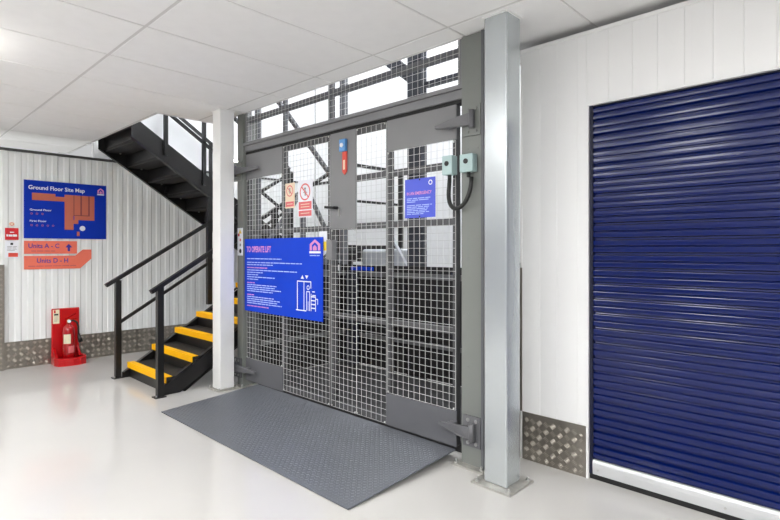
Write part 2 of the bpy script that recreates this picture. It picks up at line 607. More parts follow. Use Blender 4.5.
# added fill panels in the ceiling, out of view, and added battens over the voids
for (a, b, c, d) in fill_spots:
    t = thing('ceiling_fill_light', ((a + b) / 2, (c + d) / 2, CZ), 'added unseen fill light panel set in the tiled ceiling', 'light', 'added ceiling fill panels')
    one('diffuser', 'fill_panel', t, a + 0.03, b - 0.03, c + 0.03, d - 0.03, CZ + 0.002, CZ + 0.012)
    g = G()
    g.box(a + 0.008, b - 0.008, c + 0.008, c + 0.03, CZ - 0.002, CZ + 0.014)
    g.box(a + 0.008, b - 0.008, d - 0.03, d - 0.008, CZ - 0.002, CZ + 0.014)
    g.box(a + 0.008, a + 0.03, c + 0.03, d - 0.03, CZ - 0.002, CZ + 0.014)
    g.box(b - 0.03, b - 0.008, c + 0.03, d - 0.03, CZ - 0.002, CZ + 0.014)
    g.build('frame', 'white_paint', t)
for (x, y0, y1, lab) in [(3.4, 2.2, 4.4, 'added fill light batten above the lift shaft'), (5.0, 2.2, 4.4, 'added fill light batten between lift and rear wall'), (3.6, 5.2, 6.9, 'added fill light batten above the stairs')]:
    t = thing('fill_batten', (x, (y0 + y1) / 2, 5.4), lab, 'light', 'added upper storey fill battens')
    one('body', 'white_paint', t, x - 0.07, x + 0.07, y0, y1, 5.35, 5.399)
    one('diffuser', 'fill_upper', t, x - 0.2, x + 0.2, y0, y1, 5.30, 5.349, bev=0.015)

# domed fitting on the ceiling just left of the picture
dl = thing('dome_light', (0.36, 4.22, CZ), 'round domed light fitting under the tiled ceiling', 'light')
h = G(); h.cyl((0.36, 4.22, CZ - 0.02), (0.36, 4.22, CZ - 0.0005), 0.17, 28); h.build('base', 'white_paint', dl)
h = G(); h.lathe((0.36, 4.22, CZ - 0.10), [(0.02, 0), (0.09, 0.006), (0.13, 0.024), (0.155, 0.055), (0.16, 0.0795)], 28); h.build('diffuser', 'led_dome', dl)

# ================================================================== POSTS
def post(name, x0, y0, m, base_m, label, bp=0.055):
    t = thing(name, (x0 + 0.075, y0 + 0.075, 0), label, 'column')
    g = G()
    g.box(x0, x0 + 0.15, y0, y0 + 0.15, 0.012, CZ - 0.001, bev=0.008)
    g.build('shaft', m, t)
    one('base_plate', base_m, t, x0 - bp, x0 + 0.15 + bp, y0 - bp, y0 + 0.15 + bp, 0, 0.012)
    for (dx, dy) in ((-1, -1), (1, -1), (-1, 1), (1, 1)):
        cx, cy = x0 + 0.075 + dx * (0.075 + bp * .55), y0 + 0.075 + dy * (0.075 + bp * .55)
        b = G()
        b.cyl((cx, cy, 0.012), (cx, cy, 0.022), 0.011, 6)
        b.cyl((cx, cy, 0.022), (cx, cy, 0.034), 0.006, 10)
        b.build('bolt', 'bolt_steel', t)
    one('ceiling_collar', 'white_paint', t, x0 - 0.006, x0 + 0.156, y0 - 0.006, y0 + 0.156, CZ - 0.012, CZ - 0.0005)
    return t


post('steel_post', 2.548, 1.553, 'galvanised', 'galv_plate', 'galvanised square steel post on a bolted base plate')
post('steel_post', 2.442, 4.612, 'white_paint', 'galv_plate', 'white painted square post in front of the black stairs', 0.03)

# ================================================================== GOODS LIFT
FX = 2.68
YL0, YL1 = 4.600, 4.705     # far column
YR0, YR1 = 1.805, 1.958     # near column
lf = thing('goods_lift_frame', (3.35, 3.3, 0), 'dark grey steel frame of the goods lift with mesh transom', 'lift')
one('column', 'column_grey', lf, FX, FX + 0.15, YR0, YR1, 0.012, 2.692)
one('column', 'column_grey', lf, FX, FX + 0.15, YL0, YL1, 0.012, 2.692)
one('column_flange', 'lift_dark', lf, FX - 0.012, FX + 0.16, YR0 - 0.018, YR0, 0.012, 2.692)
one('column', 'lift_dark', lf, 4.0, 4.06, YL0 + 0.01, YL0 + 0.09, 0.0, 4.4)
one('column', 'lift_dark', lf, 3.98, 4.10, YR0, YR1, 0.0, 4.4)
one('column', 'navy_steel', lf, 4.02, 4.14, 3.47, 3.63, 0.0, 4.6)
one('column', 'navy_steel', lf, 3.99, 4.02, 3.42, 3.52, 0.0, 4.6)
for (a, b) in ((YR0 - 0.04, YR1 + 0.045), (YL0 - 0.06, YL1 + 0.03)):
    bp = one('base_plate', 'galv_plate', lf, FX - 0.055, FX + 0.2, a, b, 0.0, 0.012)
    for x in (FX - 0.03, FX + 0.17):
        for y in (a + 0.025, b - 0.025):
            h = G()
            h.cyl((x, y, 0.012), (x, y, 0.024), 0.012, 6)
            h.cyl((x, y, 0.024), (x, y, 0.036), 0.007, 10)
            h.build('bolt', 'bolt_steel', bp)
# lintel and transom
one('lintel', 'lift_grey', lf, FX + 0.015, FX + 0.10, YR1, YL0, 2.315, 2.375, bev=0.004)
one('lintel_flange', 'lift_grey', lf, FX + 0.002, FX + 0.05, YR1, YL0, 2.376, 2.402)
one('lintel_shadow_gap', 'rubber_black', lf, FX + 0.03, FX + 0.09, YR1, YL0, 2.292, 2.314)
tx = FX + 0.02
one('transom_stile', 'lift_grey', lf, tx, tx + 0.05, YR1, YR1 + 0.045, 2.403, 3.4)
one('transom_stile', 'lift_grey', lf, tx, tx + 0.05, YL0 - 0.045, YL0, 2.403, 3.4)
one('transom_stile', 'lift_dark', lf, tx + 0.005, tx + 0.045, 3.275, 3.315, 2.403, 3.4)
one('transom_rail', 'lift_dark', lf, tx + 0.005, tx + 0.045, YR1 + 0.046, 3.274, 2.602, 2.648)
one('transom_rail', 'lift_dark', lf, tx + 0.005, tx + 0.045, 3.316, YL0 - 0.046, 2.602, 2.648)
wire_mesh(YR1 + 0.03, 3.29, 2.412, 3.2, tx - 0.004, lf, r=0.0013)
wire_mesh(3.30, YL0 - 0.03, 2.412, 3.2, tx - 0.004, lf, r=0.0013)
# shaft beams and braces behind the gate
for y in (YR0 + 0.04, YL0 + 0.03):
    for z, hh in ((1.20, 0.06), (3.42, 0.08), (4.3, 0.1)):
        one('side_beam', 'lift_dark', lf, FX + 0.151, 3.979, y, y + 0.05, z, z + hh)
for z, hh in ((3.0, 0.05), (4.3, 0.1)):
    one('rear_beam', 'navy_steel', lf, 4.03, 4.09, YR1 + 0.001, 3.41, z, z + hh)
    if z > 4:
        one('rear_beam', 'navy_steel', lf, 4.03, 4.09, 3.64, YL0 - 0.001, z, z + hh)
b = G(); b.beam((4.06, 3.56, 3.12), (4.06, 4.25, 3.66), 0.13, 0.05, (1, 0, 0)); b.build('knee_brace', 'navy_steel', lf)
b = G(); b.beam((3.95, YL0 + 0.055, 1.27), (3.45, YL0 + 0.055, 2.1), 0.03, 0.05, (0, 1, 0)); b.build('side_brace', 'lift_dark', lf)
b = G(); b.beam((2.92, YL0 + 0.055, 3.12), (3.95, YL0 + 0.055, 2.10), 0.03, 0.055, (0, 1, 0)); b.build('side_brace', 'lift_dark', lf)
b = G(); b.beam((2.88, YL0 + 0.055, 1.28), (3.4, YL0 + 0.055, 1.95), 0.03, 0.05, (0, 1, 0)); b.build('side_brace', 'lift_dark', lf)
for x, zt, w in ((2.86, 3.41, 0.045), (3.20, 3.41, 0.03), (3.42, 1.95, 0.045)):
    one('side_post', 'lift_dark', lf, x, x + w, YL0 + 0.03, YL0 + 0.08, 0.0, zt)
b = G(); b.beam((4.06, 3.66, 1.16), (4.06, 3.98, 1.62), 0.02, 0.035, (1, 0, 0)); b.build('rear_brace', 'car_pale', lf)

# lift car: platform and low walls
lc = thing('lift_car', (3.4, 3.3, 0), 'low dark walled platform car of the goods lift behind the gate', 'lift car')
one('platform', 'platform_dark', lc, 2.82, 3.96, 2.03, 4.56, 0.0, 0.068)
one('rear_panel', 'car_black', lc, 3.93, 3.955, 2.03, 4.56, 0.086, 1.06)
one('side_panel', 'car_black', lc, 2.84, 3.925, 4.535, 4.56, 0.086, 1.06)
one('side_panel', 'car_black', lc, 2.84, 3.925, 2.03, 2.055, 0.086, 1.06)
one('top_rail', 'car_grey', lc, 3.90, 3.96, 2.03, 4.56, 1.061, 1.115)
one('top_rail', 'car_grey', lc, 2.84, 3.899, 4.52, 4.56, 1.061, 1.115)
one('top_rail', 'car_grey', lc, 2.84, 3.899, 2.03, 2.07, 1.061, 1.115)
one('cap_strip', 'car_black', lc, 3.915, 3.955, 2.03, 4.56, 1.116, 1.185)
for y in (2.35, 2.65, 2.95, 3.25, 3.55, 3.85, 4.15, 4.4):
    one('stiffener', 'rubber_black', lc, 3.905, 3.929, y, y + 0.05, 0.10, 1.06)
one('kick_rail', 'car_grey', lc, 3.90, 3.929, 2.06, 4.53, 0.40, 0.44)
one('kick_rail', 'car_grey', lc, 2.84, 3.89, 4.505, 4.534, 0.40, 0.44)
one('control_pillar', 'navy_steel', lc, 3.84, 3.899, 4.24, 4.40, 0.086, 1.12, bev=0.005)
one('notice_strip', 'print_blue', lc, 3.885, 3.914, 4.02, 4.36, 1.125, 1.165)
# pale panel seen beyond the car wall
tag(one('duct_cover', 'car_pale', None, 4.5, 4.62, 3.85, 4.85, 1.08, 1.36, bev=0.03), 'pale grey boxed duct behind the lift car wall', 'duct')


# gate leaves
def bolt_x(x, y, z, parent, r=0.008, m='bolt_steel'):
    h = G()
    h.cyl((x - 0.007, y, z), (x, y, z), r, 8)
    return h.build('bolt', m, parent)


GX = 2.722


def gate(label, stiles, rails, panels, meshes, y0, y1):
    t = thing('lift_gate', (GX, (y0 + y1) / 2, 0.09), label, 'gate')
    for (a, b, z0, z1) in stiles:
        one('stile', 'gate_bar', t, GX, GX + 0.04, a, b, z0, z1)
    for (a, b, z0, z1) in rails:
        one('rail', 'gate_bar', t, GX + 0.003, GX + 0.037, a, b, z0, z1)
    for (a, b, z0, z1, nm, m) in panels:
        one(nm, m, t, GX - 0.012, GX - 0.004, a, b, z0, z1)
    for (a, b, z0, z1) in meshes:
        w = wire_mesh(a, b, z0, z1, GX - 0.004, t)
        for y in (a + 0.01, b - 0.01):
            for z in (z0 + 0.01, z1 - 0.01):
                bolt_x(GX - 0.006, y, z, w, 0.006, 'wire_grey')
    return t


GT, GB = 2.288, 0.078
ry = [(2.028, 2.060), (2.625, 2.670), (3.258, 3.294)]
rails = []
for z, hh in ((GB, 0.045), (0.80, 0.042), (1.512, 0.045), (1.885, 0.045), (GT - 0.04, 0.04)):
    rails.append((2.061, 2.624, z, z + hh))
    rails.append((2.671, 3.257, z, z + hh))
gr = gate('right mesh leaf of the lift gate carrying the lock panel', [(a, b, GB, GT) for a, b in ry], rails,
          [(2.022, 2.648, 2.066, GT + 0.002, 'top_panel', 'lift_grey'), (2.985, 3.296, 1.521, GT + 0.002, 'lock_panel', 'lift_grey'), (2.022, 2.656, GB, 0.306, 'bottom_panel', 'lift_dark')],
          [(2.035, 2.648, 0.312, 2.062), (2.662, 2.982, GB + 0.004, GT - 0.002), (2.986, 3.288, GB + 0.004, 1.516)], 2.02, 3.296)
ly = [(3.304, 3.336), (3.955, 4.0), (4.562, 4.594)]
rails = []
for z, hh in ((GB, 0.045), (0.80, 0.042), (1.505, 0.045), (GT - 0.04, 0.04)):
    rails.append((3.337, 3.954, z, z + hh))
    rails.append((4.001, 4.561, z, z + hh))
gl = gate('left mesh leaf of the lift gate behind the blue instruction board', [(a, b, GB, GT) for a, b in ly], rails,
          [(3.972, 4.598, 2.046, GT + 0.002, 'top_panel', 'lift_grey'), (3.968, 4.598, GB - 0.01, 0.284, 'bottom_panel', 'lift_dark')],
          [(3.978, 4.59, 0.29, 2.04), (3.308, 3.964, GB + 0.004, GT - 0.002)], 3.30, 4.598)


# hinges: pointed strap on the gate, barrel and bolted plate on the column
def hinge(y_col, sgn, z, leaf, reach, pm='hinge_grey', bm_='bolt_steel', br=0.012):
    """sgn = direction (in y) from the column to the leaf"""
    x = FX - 0.014
    hp = one('hinge_plate', pm, leaf, x, FX - 0.001, min(y_col - 0.02 * sgn, y_col - 0.15 * sgn), max(y_col - 0.02 * sgn, y_col - 0.15 * sgn), z - 0.095, z + 0.095)
    for yy in (0.06, 0.12):
        for zz in (-0.07, 0.07):
            bolt_x(x, y_col - yy * sgn, z + zz, hp, br, bm_)
    yb = y_col - 0.10 * sgn
    h = G()
    h.cyl((x - 0.022, yb, z - 0.055), (x - 0.022, yb, z + 0.055), 0.019, 14)
    h.build('hinge_barrel', 'hinge_grey', leaf)
    h = G()
    y_tip = y_col + reach * sgn
    pts = [(x - 0.036, yb, z - 0.038), (x - 0.036, yb, z + 0.038), (x - 0.036, y_col, z + 0.03), (x - 0.01, y_tip, z + 0.006), (x - 0.01, y_tip, z - 0.012), (x - 0.036, y_col, z - 0.034)]
    h.prism(pts, (0.022, 0, 0))
    h.build('hinge_strap', 'hinge_grey', leaf)
    one('hinge_seat', 'hinge_grey', leaf, x - 0.012, GX - 0.0125, min(y_col + 0.055 * sgn, y_col + 0.1 * sgn), max(y_col + 0.055 * sgn, y_col + 0.1 * sgn), z - 0.02, z + 0.02)


hinge(YR1, 1, 2.155, gr, 0.20, 'column_grey', 'column_grey', 0.008)
hinge(YR1, 1, 0.225, gr, 0.17)
hinge(YL0, -1, 2.13, gl, 0.28, 'column_grey', 'column_grey', 0.008)
hinge(YL0, -1, 0.185, gl, 0.25)
for z in (1.30, 1.42, 1.98, 2.40, 0.62, 0.95):
    for y in (YR0 + 0.03, YR1 - 0.05):
        h = G(); h.cyl((FX - 0.003, y, z), (FX, y, z), 0.005, 8); h.build('rivet', 'column_grey', lf)

# lock handle, latch block, key switch
hd = G()
hd.cyl((GX - 0.05, 3.205, 1.688), (GX - 0.012, 3.205, 1.688), 0.012, 10)
hd.build('handle_spindle', 'rubber_black', gr)
hd = G()
hd.beam((GX - 0.052, 3.195, 1.686), (GX - 0.052, 3.312, 1.697), 0.016, 0.020)
hd.build('handle_lever', 'rubber_black', gr)
one('key_tab', 'bolt_steel', gr, GX - 0.03, GX - 0.012, 3.168, 3.176, 1.622, 1.68)
one('latch_block', 'lift_grey', gr, GX - 0.05, GX - 0.002, 3.225, 3.300, 1.272, 1.432, bev=0.004)

ks = thing('key_switch', (GX - 0.0125, 3.118, 2.128), 'blue square key switch with a red hanging tag on the lock panel', 'key switch')
one('body', 'switch_blue', ks, GX - 0.04, GX - 0.0125, 3.083, 3.153, 2.128, 2.224, bev=0.004)
h = G(); h.cyl((GX - 0.047, 3.118, 2.176), (GX - 0.04, 3.118, 2.176), 0.017, 16); h.build('key_barrel', 'print_white', ks)
h = G()
h.prism([(GX - 0.022, 3.082, 2.127), (GX - 0.022, 3.134, 2.127), (GX - 0.022, 3.134, 1.97), (GX - 0.022, 3.108, 1.944), (GX - 0.022, 3.082, 1.97)], (0.008, 0, 0))
tg = h.build('tag', 'tag_red', ks)
one('tag_sticker', 'print_cream', tg, GX - 0.0235, GX - 0.0221, 3.10, 3.122, 1.985, 2.06)

# safety interlock boxes and the cable between them
def interlock(y0, y1, z0, z1, x, label, back):
    t = thing('interlock_box', (x, (y0 + y1) / 2, z0), label, 'switch box', 'interlock boxes')
    one('body', 'switch_cyan', t, x, back, y0, y1, z0, z1, bev=0.005)
    h = G(); h.cyl((x - 0.006, (y0 + y1) / 2, (z0 + z1) / 2 + .01), (x, (y0 + y1) / 2, (z0 + z1) / 2 + .01), 0.016, 14); h.build('button', 'cable_black', t)
    h = G(); h.cyl((x + 0.03, (y0 + y1) / 2, z0 - 0.03), (x + 0.03, (y0 + y1) / 2, z0), 0.013, 10); h.build('cable_gland', 'cable_black', t)


interlock(1.992 + .02, 2.082 + .01, 1.832, 1.955, 2.648, 'pale cyan switch box fixed to the lift gate', GX - 0.013)
interlock(1.838, 1.935, 1.832, 1.942, 2.624, 'pale cyan switch box fixed to the lift column', FX - 0.0005)
pts = []
for i in range(25):
    t = i / 24
    a = math.pi * t
    y = 1.957 + 0.094 * math.cos(a) + 0.008 * math.sin(a)
    z = 1.795 - 0.185 * math.sin(a) ** 0.75 if 0 < t < 1 else 1.80
    x = 2.676 * (1 - t) + 2.652 * t - 0.03 * math.sin(a)
    pts.append((x, y, z))
cb = G(); cb.tube(pts, 0.0135, 10)
cb = cb.build('looped_cable', 'cable_black')
tag(cb, 'black cable looping between the two cyan switch boxes', 'cable')

# ramp
RY0, RY1, RX0, RX1, RZ = 2.025, 4.362, 1.785, 2.705, 0.066
rp = thing('access_ramp', (2.2, 3.2, 0), 'grey tread plate ramp on the floor before the lift gate', 'ramp')
h = G()
h.prism([(RX0, RY0, 0.004), (RX0, RY0, 0.010), (RX1, RY0, RZ), (RX1, RY0, RZ - 0.008)], (0, RY1 - RY0, 0))
h.build('deck', 'ramp_grey', rp)
for y in (RY0 + 0.10, 2.8, 3.6, RY1 - 0.10):
    h = G()
    h.prism([(RX0 + 0.10, y, 0.0), (RX0 + 0.10, y, 0.0085), (RX1 - 0.03, y, RZ - 0.012), (RX1 - 0.03, y, 0.0)], (0, 0.008, 0))
    h.build('rib', 'lift_dark', rp)
sl_r = (RZ - 0.010) / (RX1 - RX0)
tread_bars(lambda a, b, d: (RX0 + a, RY0 + b, 0.010 + sl_r * a + d), 0.0, 0.0, RX1 - RX0, RY1 - RY0, 0.022, 1, 0.0185, 0.006, 0.0013, 'raised_bars', 'ramp_bar', rp)

# ================================================================== STAIRS
st = thing('staircase', (3.0, 5.9, 0), 'black steel staircase with yellow nosings and a return flight', 'staircase')
R1, G1 = 0.157, 0.253
YA, YB = 4.865, 5.855           # first flight outer faces
NX = 2.045                      # first nosing


def stringer(y, t, pts, name='stringer'):
    h = G()
    h.prism([(x, y, z) for x, z in pts], (0, t, 0))
    return h.build(name, 'stair_black', st)


s1 = 0.6206
top = lambda x: 0.383 + s1 * (x - 2.503)
for y in (YA, YB - 0.012):
    stringer(y, 0.012, [(1.985, 0.0), (2.17, 0.0), (4.10, top(4.10) - 0.205), (4.20, top(4.10) - 0.205), (4.20, top(4.10)), (1.985, top(1.985))])
    dy = 0.05 if y == YA else -0.05
    # channel flanges of the stringer
    for off, nm in ((0.0, 'stringer_flange'), (-0.205, 'stringer_flange')):
        h = G()
        x0 = 1.99 if off == 0 else 2.18
        yy = y + 0.006 + dy / 2
        h.beam((x0, yy, top(x0) + off), (4.15, yy, top(4.15) + off), abs(dy), 0.008)
        h.build(nm, 'stair_black', st)
for n in range(8):
    x, z = NX + n * G1, R1 * (n + 1)
    tr = one('tread', 'tread_black', st, x, x + 0.275, YA + 0.013, YB - 0.013, z - 0.03, z)
    h = G()
    h.prism([(x - 0.012, YA + 0.015, z - 0.052), (x - 0.012, YA + 0.015, z + 0.006), (x + 0.055, YA + 0.015, z + 0.006), (x + 0.055, YA + 0.015, z + 0.0005), (x - 0.0005, YA + 0.015, z + 0.0005), (x - 0.0005, YA + 0.015, z - 0.052)], (0, YB - YA - 0.03, 0))
    h.build('nosing', 'nosing_yellow', tr)
    one('riser', 'stair_black', st, x + 0.012, x + 0.018, YA + 0.013, YB - 0.013, z - R1 + 0.0005, z - 0.031)
# landing
LZ = R1 * 9
one('landing', 'stair_black', st, 4.09, 5.25, YA, 7.12, LZ - 0.06, LZ)
one('landing_beam', 'stair_black', st, 4.21, 5.25, YA, YA + 0.06, LZ - 0.21, LZ - 0.061)
one('landing_beam', 'stair_black', st, 4.21, 5.25, 7.05, 7.12, LZ - 0.21, LZ - 0.061)
for (x, y) in ((4.32, YA + 0.01), (5.15, YA + 0.01), (5.15, 7.05)):
    one('landing_leg', 'stair_black', st, x, x + 0.06, y, y + 0.06, 0, LZ - 0.211)
# second flight rising back towards -x
s2 = 0.66
top2 = lambda x: 4.235 - s2 * x
for y in (6.0, 7.09):
    stringer(y, 0.012, [(2.13, 2.949), (2.13, top2(2.13) - 0.225), (4.26, top2(4.26) - 0.225), (4.26, LZ + 0.02), (4.17, top2(4.17)), (2.14, top2(2.14)), (2.13, 2.949)][:-1])
    dy = 0.055 if y == 6.0 else -0.055
    for off in (0.0, -0.225):
        h = G()
        yy = y + 0.006 + dy / 2
        h.beam((2.14, yy, top2(2.14) + off), (4.2, yy, top2(4.2) + off), abs(dy), 0.008)
        h.build('stringer_flange', 'stair_black', st)
for n in range(8):
    z = LZ + 0.171 * (n + 1)
    x = (4.25 - z) / s2
    tr = one('tread', 'tread_black', st, x - 0.275, x, 6.013, 7.089, z - 0.035, z)
    one('riser', 'stair_black', st, x - 0.26 - 0.018, x - 0.26 - 0.012, 6.013, 7.089, z + 0.0005, z + 0.13)
    one('tread_lip', 'tread_black', tr, x - 0.006, x, 6.013, 7.089, z - 0.075, z - 0.0355)
    for yy in (6.07, 7.03):
        h = G(); h.cyl((x - 0.12, yy, z - 0.047), (x - 0.12, yy, z - 0.0355), 0.011, 6); h.build('bolt', 'bolt_steel', tr)


# railings
def newel(x, y, z0, z1, foot=False, w=0.055):
    p_ = one('newel_post', 'stair_black', st, x - w / 2, x + w / 2, y - w / 2, y + w / 2, z0, z1)
    if foot:
        q_ = one('foot_plate', 'stair_black', p_, x - 0.055, x + 0.045, y - 0.045, y + 0.045, 0, 0.008)
        for dx in (-0.043, ):
            h = G(); h.cyl((x + dx, y - 0.03, 0.008), (x + dx, y - 0.03, 0.024), 0.007, 8); h.build('bolt', 'bolt_steel', p_)


def rail(p, q, name='handrail', w=0.05, hh=0.036):
    h = G()
    h.beam(p, q, w, hh)
    h.build(name, 'stair_black', st)


newel(1.955, YB + 0.03, 0.0, 1.03, True)
newel(1.965, YA - 0.03, 0.0, 1.015, True)
fr = lambda x: 0.977 + 0.612 * (x - 1.838)
rail((1.838, YB + 0.03, fr(1.838)), (4.15, YB + 0.03, fr(4.15)))
fm = lambda x: fr(x) - 0.475
rail((1.96, YB + 0.03, fm(1.96)), (4.15, YB + 0.03, fm(4.15)), 'mid_rail', 0.03, 0.03)
nr = lambda x: 0.972 + 0.625 * (x - 1.893)
rail((1.885, YA - 0.03, nr(1.885)), (4.15, YA - 0.03, nr(4.15)))
newel(2.975, YB + 0.03, 0.70, 1.98)
newel(4.15, YA - 0.03, 1.2, LZ + 1.0)
newel(4.15, YB + 0.03, 1.2, LZ + 1.0)
newel(3.2, YA - 0.03, 0.80, nr(3.2))
# landing guard towards the lift
rail((4.15, YA - 0.03, LZ + 1.0), (5.22, YA - 0.03, LZ + 1.0))
rail((4.15, YA - 0.03, LZ + 0.55), (5.22, YA - 0.03, LZ + 0.55), 'mid_rail', 0.03, 0.03)
newel(5.22, YA - 0.03, LZ - 0.2, LZ + 1.02)
rail((5.22, YA - 0.03, LZ + 1.0), (5.22, 7.08, LZ + 1.0))
# second flight
for y, rows in ((5.985, (1.0, 0.36)), (7.075, (1.03, 0.5))):
    for off in rows:
        rail((2.14, y, top2(2.14) + off), (4.2, y, top2(4.2) + off), 'handrail' if off > 0.9 else 'mid_rail', 0.04, 0.036 if off > 0.9 else 0.03)
    for x in (2.50, 2.96, 3.6, 4.18):
        newel(x, y, top2(x) - 0.15, top2(x) + (1.0 if y < 6.5 else 1.03), w=0.04)

# bulkhead lamps on the stair wall
for (x, z) in ((4.06, 2.60), ):
    t = thing('bulkhead_lamp', (x, 7.1, z), 'round white wall lamp glowing behind the stairs', 'lamp')
    h = G()
    h.cyl((x, LY + 0.029, z), (x, LY - 0.0, z), 0.13, 28)
    h.build('base', 'white_paint', t)
    h = G()
    h.cyl((x, LY - 0.0005, z), (x, LY - 0.05, z), 0.115, 28, r2=0.085)
    h.build('diffuser', 'led_bulkhead', t)

# ================================================================== SIGNS ON THE LEFT WALL
SY = LY - 0.003


def house_logo(F, a, b, w, hh, parent, m='print_pink', bar='print_white', hole='print_blue'):
    F.poly([(a, b + hh * .25), (a + w, b + hh * .25), (a + w, b + hh * .68), (a + w / 2, b + hh), (a, b + hh * .68)], 0.0006, 'logo_house', m, parent)
    F.poly([(a + w * .22, b + hh * .25), (a + w * .78, b + hh * .25), (a + w * .78, b + hh * .6), (a + w / 2, b + hh * .8), (a + w * .22, b + hh * .6)], 0.0014, 'logo_inner', hole, parent)
    F.poly([(a + w * .32, b + hh * .25), (a + w * .68, b + hh * .25), (a + w * .68, b + hh * .48), (a + w / 2, b + hh * .62), (a + w * .32, b + hh * .48)], 0.0022, 'logo_core', m, parent)
    F.rect(a - w * .04, b + hh * .06, a + w * 1.04, b + hh * .2, 0.0006, 'logo_bar', bar, parent)


# site map board
mx0, mx1, mz0, mz1 = 1.378, 2.248, 1.487, 2.163
mw, mh = mx1 - mx0, mz1 - mz0
mp_ = thing('site_map_sign', (mx0 + mw / 2, SY, mz0), 'dark blue site map board with coral floor plan', 'sign')
one('board', 'map_blue', mp_, mx0, mx1, SY - 0.008, SY, mz0, mz1)
F = Face((mx0, SY - 0.008, mz0), (1, 0, 0), (0, -1, 0))
F.text('Ground Floor Site Map', 0.05 * mw, 0.845 * mh, 0.048, 0.0006, 'lettering', 'print_white', mp_, width=0.67 * mw, bold=0.018)
U = lambda l: [(a * mw, b * mh, c * mw, d * mh) for a, b, c, d in l]
F.rects(U([(.09, .66, .36, .785)]), .0006, 'plan_block', 'map_coral', mp_)
F.rects(U([(.355, .66, .47, .74)]), .0006, 'plan_block', 'map_coral', mp_)
F.rects(U([(.47, .16, .58, .785)]), .0006, 'plan_block', 'map_coral', mp_)
F.rects(U([(.59, .43, .665, .785)]), .0006, 'plan_block', 'map_coral', mp_)
F.rects(U([(.685, .43, .765, .785)]), .0006, 'plan_block', 'map_coral', mp_)
F.rects(U([(.785, .34, .845, .785)]), .0006, 'plan_block', 'map_coral', mp_)
F.rects(U([(.59, .34, .785, .415)]), .0006, 'plan_block', 'map_coral', mp_)
F.rects(U([(.575, .27, .64, .34)]), .0006, 'plan_block', 'map_coral', mp_)
F.rects(U([(.622, .05, .655, .13)]), .0006, 'plan_block', 'map_coral', mp_)
F.rects(U([(.58, .415, .785, .43), (.58, .43, .59, .785), (.665, .43, .685, .785), (.765, .43, .785, .785)]), .0006, 'plan_lines', 'map_coral_dark', mp_)
F.disc(.692 * mw, .19 * mh, .036 * mw, .0006, 'plan_dot', 'print_white', mp_)
F.text('Ground Floor', .065 * mw, .478 * mh, .022, .0006, 'lettering', 'print_white', mp_, width=.25 * mw, bold=0.02)
F.text('First Floor', .065 * mw, .285 * mh, .022, .0006, 'lettering', 'print_white', mp_, width=.19 * mw, bold=0.02)
for k in range(3):
    F.ring(.085 * mw + k * .062 * mw, .425 * mh, .011, .004, .0006, 'unit_dot', 'map_coral', mp_, n=12)
for k in range(5):
    F.ring(.085 * mw + k * .062 * mw, .225 * mh, .011, .004, .0006, 'unit_dot', 'map_coral', mp_, n=12)
house_logo(F, .885 * mw, .81 * mh, .085 * mw, .14 * mh, mp_, m='print_pink', hole='map_blue')

# direction boards
d_a = thing('direction_sign', (1.65, SY, 1.306), 'coral direction board reading Units A - C with an up arrow', 'sign')
one('board', 'print_coral', d_a, 1.380, 1.921, SY - 0.006, SY, 1.306, 1.457)
F = Face((1.380, SY - 0.006, 1.306), (1, 0, 0), (0, -1, 0))
F.text('Units A - C', .042, .068, .055, .0006, 'lettering', 'print_navy', d_a, width=.31, bold=0.015)
F.rects(text_lines(.07, [(.026, .31)], .012, 3),   .0006, 'small_print', 'print_faint', d_a)
F.poly([(.44, .03), (.465, .03), (.465, .075), (.490, .075), (.4525, .12), (.415, .075), (.44, .075)], .0006, 'arrow', 'print_navy', d_a)
d_b = thing('direction_sign', (1.72, SY, 1.125), 'coral direction board reading Units D - H with bent up end', 'sign')
h = G()
h.prism([(1.380, SY, 1.125), (1.955, SY, 1.125), (2.081, SY, 1.245), (2.081, SY, 1.356), (1.985, SY, 1.356), (1.903, SY, 1.281), (1.380, SY, 1.281)], (0, -0.006, 0))
h.build('board', 'print_coral', d_b)
F = Face((1.380, SY - 0.006, 1.125), (1, 0, 0), (0, -1, 0))
F.text('Units D - H', .125, .075, .055, .0006, 'lettering', 'print_navy', d_b, width=.32, bold=0.015)
F.rects(text_lines(.04, [(.03, .53)], .012, 5),   .0006, 'small_print', 'print_faint', d_b)

# fire notices
n1 = thing('fire_notice', (1.265, SY, 1.465), 'red fire notice on the wall above a white card', 'sign')
one('board', 'print_red', n1, 1.202, 1.328, SY - 0.004, SY, 1.465, 1.600)
F = Face((1.202, SY - 0.004, 1.465), (1, 0, 0), (0, -1, 0))
F.rects([(.045, .082, .085, .092), (.012, .038, .030, .062), (.034, .038, .070, .060), (.074, .038, .112, .062)], .0006, 'small_print', 'print_white', n1)
Fq = Face((1.202, SY, 1.60), (1, 0, 0), (0, -1, 0))
nq = thing('round_sticker', (1.265, SY, 1.615), 'small pale oval sticker with red rim above the red notice', 'sticker')
Fq.poly([(.063 + .028 * math.cos(t * math.pi / 8), .045 + .022 * math.sin(t * math.pi / 8)) for t in range(16)], 0, 'backing', 'print_cream', nq, t=0.002)
Fq.ring(.063, .045, .019, .005, .0026, 'rim', 'print_salmon', nq)
n2 = thing('notice_card', (1.265, SY, 1.262), 'white notice card with red block under the fire notice', 'sign')
one('board', 'print_white', n2, 1.202, 1.328, SY - 0.004, SY, 1.262, 1.455)
F = Face((1.202, SY - 0.004, 1.262), (1, 0, 0), (0, -1, 0))
F.rect(.03, .01, .12, .055, .0006, 'print_block', 'tag_red', n2)
F.rect(.05, .145, .075, .17, .0006, 'pictogram', 'print_black', n2)
F.rects(text_lines(.02, [(.125, .11), (.11, .10), (.095, .11), (.08, .09)], .005, 8), .0006, 'small_print', 'print_grey', n2)

